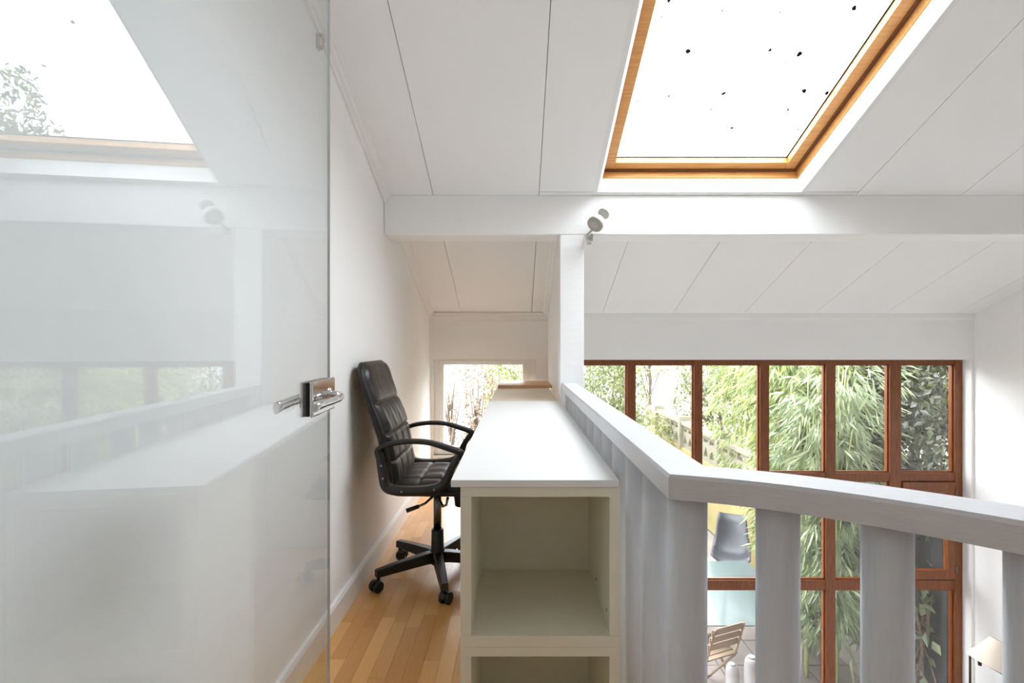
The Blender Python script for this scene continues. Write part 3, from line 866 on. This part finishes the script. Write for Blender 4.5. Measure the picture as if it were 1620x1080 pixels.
# pale house far behind the trees
hb = thing('pale_house', 'pale house with a slate roof far behind the garden trees', 'building', (8, 24, ZL))
MB().box(2.0, 12, 24, 32, ZL, 1.8).build('wall', 'render_white', hb)
MB().prism([(23.5,1.8),(32.5,1.8),(28,4.6)], 0, 1.6, 12.4).build('roof', 'roof_deck', hb)
for x in (3.2, 5.6, 8.0, 10.4):
    wo = MB().box(x, x+1.1, 23.95, 24.02, -1.0, 0.7).build('window', 'slate_blue', hb)
    MB().box(x+0.08, x+1.02, 23.93, 23.96, -0.92, 0.62).build('pane', 'window_glass', wo)

# plants
def leaf(mb, p, d, n, L, W):
    """one folded leaf blade: base p, direction d, roughly facing n"""
    d = d.normalized(); s_ = d.cross(n)
    if s_.length < 1e-3: s_ = d.cross(Vector((0.3,0.5,0.8)))
    s_.normalize(); up = s_.cross(d)
    m = p + d*L*0.45 - up*W*0.15
    t = p + d*L - Vector((0,0,1))*L*0.12
    mb.v += [tuple(p), tuple(m + s_*W/2), tuple(t), tuple(m - s_*W/2)]
    b = len(mb.v)-4
    mb.f.append((b, b+1, b+2, b+3)); mb.sm.append(False)
def rv(): 
    while True:
        v = Vector((random.uniform(-1,1), random.uniform(-1,1), random.uniform(-1,1)))
        if 0.05 < v.length < 1: return v
def plant(name, label, cat, x, y, crowns, nleaf, L, W, lm, bark='bark', trunks=1, z0=ZL, group=None, droop=0.2, twigs=14, tr=1.0):
    th = thing(name, label, cat, (x, y, z0), group=group)
    tb = MB()
    top = max(c[2] for c in crowns)
    for k in range(trunks):
        ox, oy = random.uniform(-.15,.15)*(trunks > 1), random.uniform(-.15,.15)*(trunks > 1)
        c = crowns[k % len(crowns)]
        p0_ = Vector((x+ox, y+oy, z0)); p3 = Vector((x+c[0], y+c[1], z0+c[2]))
        p1_ = p0_.lerp(p3, 0.35) + Vector((random.uniform(-.1,.1), random.uniform(-.1,.1), 0)); p2_ = p0_.lerp(p3, 0.7) + Vector((random.uniform(-.1,.1), random.uniform(-.1,.1), 0))
        r0 = 0.022*top**0.8*tr
        tb.tube([p0_, p1_, p2_, p3], [r0, r0*.75, r0*.5, r0*.2], 7)
    for k in range(twigs):
        c = random.choice(crowns)
        a_ = Vector((x+c[0]*0.6, y+c[1]*0.6, z0+c[2]*random.uniform(.45,.95)))
        r_ = rv(); e_ = Vector((x+c[0]+r_.x*c[3]*.85, y+c[1]+r_.y*c[3]*.85, z0+c[2]+r_.z*c[4]*.85))
        mi = a_.lerp(e_, 0.5) + Vector((0,0,0.06))
        tb.tube([a_, mi, e_], [0.014, 0.009, 0.004], 5)
    tb.build('trunk', bark, th)
    lb = MB()
    vol = [c[3]**2*c[4] for c in crowns]; tot = sum(vol)
    for c, v_ in zip(crowns, vol):
        for k in range(int(nleaf*v_/tot)):
            r_ = rv(); r_ = r_.normalized()*(r_.length**0.55)
            p = Vector((x+c[0]+r_.x*c[3], y+c[1]+r_.y*c[3], z0+c[2]+r_.z*c[4]))
            if p.y < 4.66: continue
            d = rv() + Vector((0,0,-droop)); s_ = random.uniform(0.6, 1.25)
            leaf(lb, p, d, Vector((0,-0.4,0.8)) + rv()*0.8, L*s_, W*s_)
    lb.build('foliage', lm, th, fix=False, kind='stuff')
    return th
def bamboo(label, x, y, h, nc, spread, nleaf, lm, zlo=0.3, L=0.17):
    th = thing('bamboo', label, 'bamboo', (x, y, ZL), group='bamboo clumps by the boundary wall')
    lb = MB()
    per = nleaf // nc
    for k in range(nc):
        ox, oy = random.gauss(0, spread*.45), random.gauss(0, spread*.45)
        lx, ly = random.gauss(0, spread*.7), random.gauss(0, spread*.7)
        hh = h*random.uniform(.75, 1.05)
        pts = []
        for q in range(7):
            t = q/6
            px_, py_ = x+ox+lx*t*t, max(4.72, y+oy+ly*t*t)
            pts.append(Vector((px_, py_, ZL+hh*t*(1-0.06*t))))
        MB().tube(pts, [0.013*(1-.8*q/6)+.002 for q in range(7)], 6).build('culm', 'culm_green', th)
        for q in range(per//7):
            t = zlo + (1-zlo)*random.random()
            i_ = min(5, int(t*6)); p = pts[i_].lerp(pts[i_+1], t*6-i_)
            br = rv(); br.z = abs(br.z)*0.3; br = br.normalized()*random.uniform(.12,.42)
            e_ = p + br + Vector((0,0,-0.10))
            if e_.y < 4.68: e_.y = 4.68 + random.random()*0.05
            out = Vector((br.x, br.y, 0)).normalized()
            for w_ in range(7):
                d = out*random.uniform(.3,1) + rv()*0.55 + Vector((0,0,-0.55))
                pb = e_ + rv()*0.06
                s_ = random.uniform(.6,1.2)
                tip = pb + d.normalized()*L*s_
                if tip.y < 4.62: continue
                leaf(lb, pb, d, Vector((0,-0.5,0.7)) + rv()*0.6, L*s_, 0.024*s_)
    lb.build('foliage', lm, th, fix=False, kind='stuff')
    return th
bamboo('bright green bamboo clump behind the fourth pane column', 3.35, 6.05, 4.2, 16, 0.22, 10000, 'leaf_bamboo', zlo=0.3)
bamboo('pale bluish bamboo clump close to the fifth pane column', 3.22, 5.20, 3.5, 13, 0.22, 6500, 'leaf_bamboo_blue', zlo=0.18)
bamboo('yellow-green bamboo leaning over the boundary wall', 4.2, 6.6, 4.8, 15, 0.42, 10000, 'leaf_bamboo')
bamboo('tall bamboo clump farther back along the boundary wall', 4.3, 8.6, 5.6, 14, 0.6, 7000, 'leaf_bamboo')
plant('evergreen_hedge', 'dark evergreen shrub pressing against the right end pane', 'shrub', 4.35, 5.3, [(0,0,2.4,.75,1.0),(0.3,0.5,3.3,.7,.9),(-.2,0.2,3.1,.5,.7),(0.05,-0.3,2.7,.42,1.1)], 12000, 0.09, 0.045, 'leaf_dark', 'bark_dark', 2)
plant('evergreen_hedge', 'large dark green shrub behind the bamboo on the right', 'shrub', 6.0, 8.0, [(0,0,2.2,1.4,1.6),(-.6,0.6,3.6,1.2,1.2)], 9000, 0.11, 0.055, 'leaf_green', 'bark_dark', 2)
plant('tall_tree', 'tall tree far beyond the boundary wall, mirrored in the glass door', 'tree', 17.6, 25, [(-0.3,0,13.2,1.0,2.6),(1.6,0.2,12.2,1.8,2.2),(-1.5,0.3,11.8,.9,1.5),(3.2,0,13.5,1.6,2.2),(0.6,0.2,10.5,2.6,2.0)], 9000, 0.34, 0.15, 'leaf_green', 'bark', 3, twigs=60)
plant('garden_shrub', 'light green shrub beside the post, behind the first pane', 'shrub', 1.55, 8.8, [(0,0,1.7,.75,.9),(-.25,.1,2.7,.7,.85),(.2,.3,2.6,.6,.9)], 11000, 0.08, 0.03, 'leaf_green', trunks=3)
plant('garden_shrub', 'yellow-green rounded shrub behind the second pane', 'shrub', 3.0, 12.2, [(0,0,1.1,.95,.9),(-.6,.1,1.5,.7,.7),(.7,.2,0.9,.7,.7)], 5000, 0.09, 0.045, 'leaf_yellow', trunks=2)
plant('twiggy_shrub', 'pinkish twiggy shrub low behind the second pane', 'shrub', 2.55, 9.6, [(0,0,0.8,.7,.6),(-.5,0,0.95,.5,.5)], 2600, 0.05, 0.03, 'leaf_pink', trunks=4, twigs=50)
plant('garden_tree', 'multi-stemmed tree beyond the pierced wall, behind the third pane', 'tree', 5.1, 11.6, [(-.5,0,2.9,.9,.8),(.4,.1,3.0,1.0,.9),(.9,.3,2.2,.8,.8),(-.9,.2,2.2,.6,.6),(.2,0,1.7,.7,.5)], 9500, 0.09, 0.045, 'leaf_green', trunks=4, twigs=40)
plant('garden_tree', 'sparse pale tree far behind the second pane', 'tree', 4.4, 17.0, [(0,0,3.3,1.3,.9),(-1.2,.2,2.8,.8,.7)], 2400, 0.1, 0.05, 'leaf_yellow', trunks=3, twigs=50)
plant('garden_tree', 'broad green tree standing before the pale house', 'tree', 8.2, 15.5, [(0,0,2.6,1.8,1.5),(-1.4,.2,3.6,1.2,1.0),(1.4,.2,3.4,1.2,1.0)], 6500, 0.14, 0.07, 'leaf_green', trunks=3, twigs=30)
plant('garden_shrub', 'yellow shrub at the right side of the small window view', 'shrub', -0.12, 7.9, [(0,0,1.4,.36,.9),(-.0,.1,2.7,.42,.9)], 7000, 0.06, 0.03, 'leaf_yellow', trunks=2)
plant('twiggy_shrub', 'sparse brown climbing shrub in the small window view', 'shrub', -0.62, 7.0, [(0,0,1.6,.22,.9),(.1,.1,2.8,.25,.8)], 1900, 0.055, 0.03, 'leaf_brown', trunks=3, twigs=40, tr=0.3)
plant('twiggy_shrub', 'bare climbing shrub at the left edge of the small window view', 'shrub', -0.98, 7.1, [(0,0,1.7,.22,.9),(.05,.1,2.8,.22,.8)], 500, 0.05, 0.026, 'leaf_brown', trunks=3, twigs=30, tr=0.25)
plant('dry_stems', 'pale dry stems before the grey wall in the lowest right pane', 'plant', 3.87, 4.80, [(-.04,0.0,0.75,.09,.5),(.05,0.02,1.1,.09,.4),(0,.05,.9,.10,.5)], 50, 0.10, 0.07, 'leaf_bamboo_blue', 'garden_wood', 5, twigs=16, tr=0.4)
fp = thing('flowering_plant', 'small pink flower on the pierced wall behind the third pane', 'flower', (3.74, 7.75, -0.58))
MB().tube([(3.74,7.75,-0.58),(3.75,7.74,-0.50),(3.74,7.73,-0.44)], 0.006, 6).build('stem', 'culm_green', fp)
pm = MB()
for k in range(40): leaf(pm, Vector((3.74,7.73,-0.42)) + rv()*0.03, rv(), rv(), 0.07, 0.05)
pm.build('blossom', 'petal_pink', fp, fix=False)

# glass patio table
tb = thing('patio_table', 'glass topped patio table outside the lower panes', 'table', (2.5, 5.6, ZL))
ZT = -1.70
MB().box(1.78, 3.0, 5.08, 6.60, ZT-0.012, ZT).build('table_top', 'table_frost', tb, bevel=0.004)
fr_ = MB(); fr_.box(1.84, 2.94, 5.16, 5.19, ZT-0.045, ZT-0.013); fr_.box(1.84, 2.94, 6.49, 6.52, ZT-0.045, ZT-0.013); fr_.box(1.84, 1.87, 5.19, 6.49, ZT-0.045, ZT-0.013); fr_.box(2.91, 2.94, 5.19, 6.49, ZT-0.045, ZT-0.013)
fr_.build('table_frame', 'table_metal', tb)
for x in (1.87, 2.91):
    for y in (5.19, 6.49):
        MB().cyl((x, y, ZL), (x, y, ZT-0.044), 0.016, seg=10).build('leg', 'table_metal', tb)
# wooden folding chairs
def folding_chair(loc, rz, label):
    f = thing('folding_chair', label, 'chair', loc, rz)
    for sg in (-1, 1):
        y = 0.20*sg
        MB().tube([(-0.22, y, 0.0), (0.20, y, 0.46)], 0.013, 6).build('leg', 'garden_wood', f, world_co=False)
        MB().tube([(0.24, y*0.9, 0.0), (-0.14, y*0.9, 0.46), (-0.26, y*0.9, 0.84)], 0.013, 6).build('leg', 'garden_wood', f, world_co=False)
    for k in range(6):
        x = -0.14 + 0.062*k
        MB().box(x, x+0.048, -0.22, 0.22, 0.462, 0.476).build('seat_slat', 'garden_wood', f, world_co=False)
    for k in range(3):
        z = 0.60 + 0.085*k; x = -0.185 - 0.027*k
        MB().box(x-0.006, x+0.006, -0.20, 0.20, z, z+0.06).build('back_slat', 'garden_wood', f, world_co=False)
    MB().tube([(0.19, -0.2, 0.05), (0.19, 0.2, 0.05)], 0.010, 6).build('stretcher', 'garden_wood', f, world_co=False)
folding_chair((1.93, 5.06, ZL), R(112), 'wooden slatted folding chair at the near side of the patio table')
# moulded grey garden chairs
def shell_chair(loc, rz, label):
    s_ = thing('shell_chair', label, 'chair', loc, rz, group='grey moulded garden chairs')
    prof = [(0.34,0.34),(0.30,0.375),(0.15,0.36),(0.0,0.345),(-0.10,0.36),(-0.17,0.44),(-0.23,0.58),(-0.29,0.76),(-0.33,0.88)]
    rg = []
    for i, (x, z) in enumerate(prof):
        wd = 0.27 if i < 5 else 0.27 - 0.018*(i-4)
        row = []
        for k in range(13):
            v = -1 + 2*k/12
            row.append((x + (0.06*v*v if i > 5 else 0), wd*v, z + (0.10*abs(v)**3 if i < 6 else 0.03*abs(v)**3)))
        rg.append(row)
    o = MB().rings(rg, closed=False, caps=False).build('seat_shell', 'shell_grey', s_, world_co=False)
    md = o.modifiers.new('solid', 'SOLIDIFY'); md.thickness = 0.012
    for sx_, sy_ in ((0.24,0.2),(0.24,-0.2),(-0.16,0.2),(-0.16,-0.2)):
        MB().cyl((sx_*1.15, sy_*1.1, 0), (sx_, sy_, 0.37), 0.014, seg=8).build('leg', 'table_metal', s_, world_co=False)
shell_chair((3.22, 7.6, ZL), R(-115), 'grey moulded garden chair standing before the yellowish wall')
shell_chair((3.33, 5.95, ZL), R(175), 'grey moulded garden chair half hidden by bamboo')
# white canisters
def canister(x, y, h, r, label):
    c = thing('canister', label, 'canister', (x, y, ZL), group='white canisters outside the lower panes')
    MB().lathe([(r*.9,0),(r,0.02),(r,h*.8),(r*.93,h*.9),(r*.7,h*.965),(r*.45,h*.97)], (x,y,ZL), 20).build('body', 'canister_white', c)
    MB().lathe([(r*.5,h*.965),(r*.52,h*.985),(r*.4,h)], (x,y,ZL), 16).build('lid', 'canister_white', c)
canister(2.07, 4.86, 0.46, 0.062, 'shorter white canister outside the lowest panes')
canister(2.22, 4.78, 0.58, 0.07, 'taller white canister outside the lowest panes')
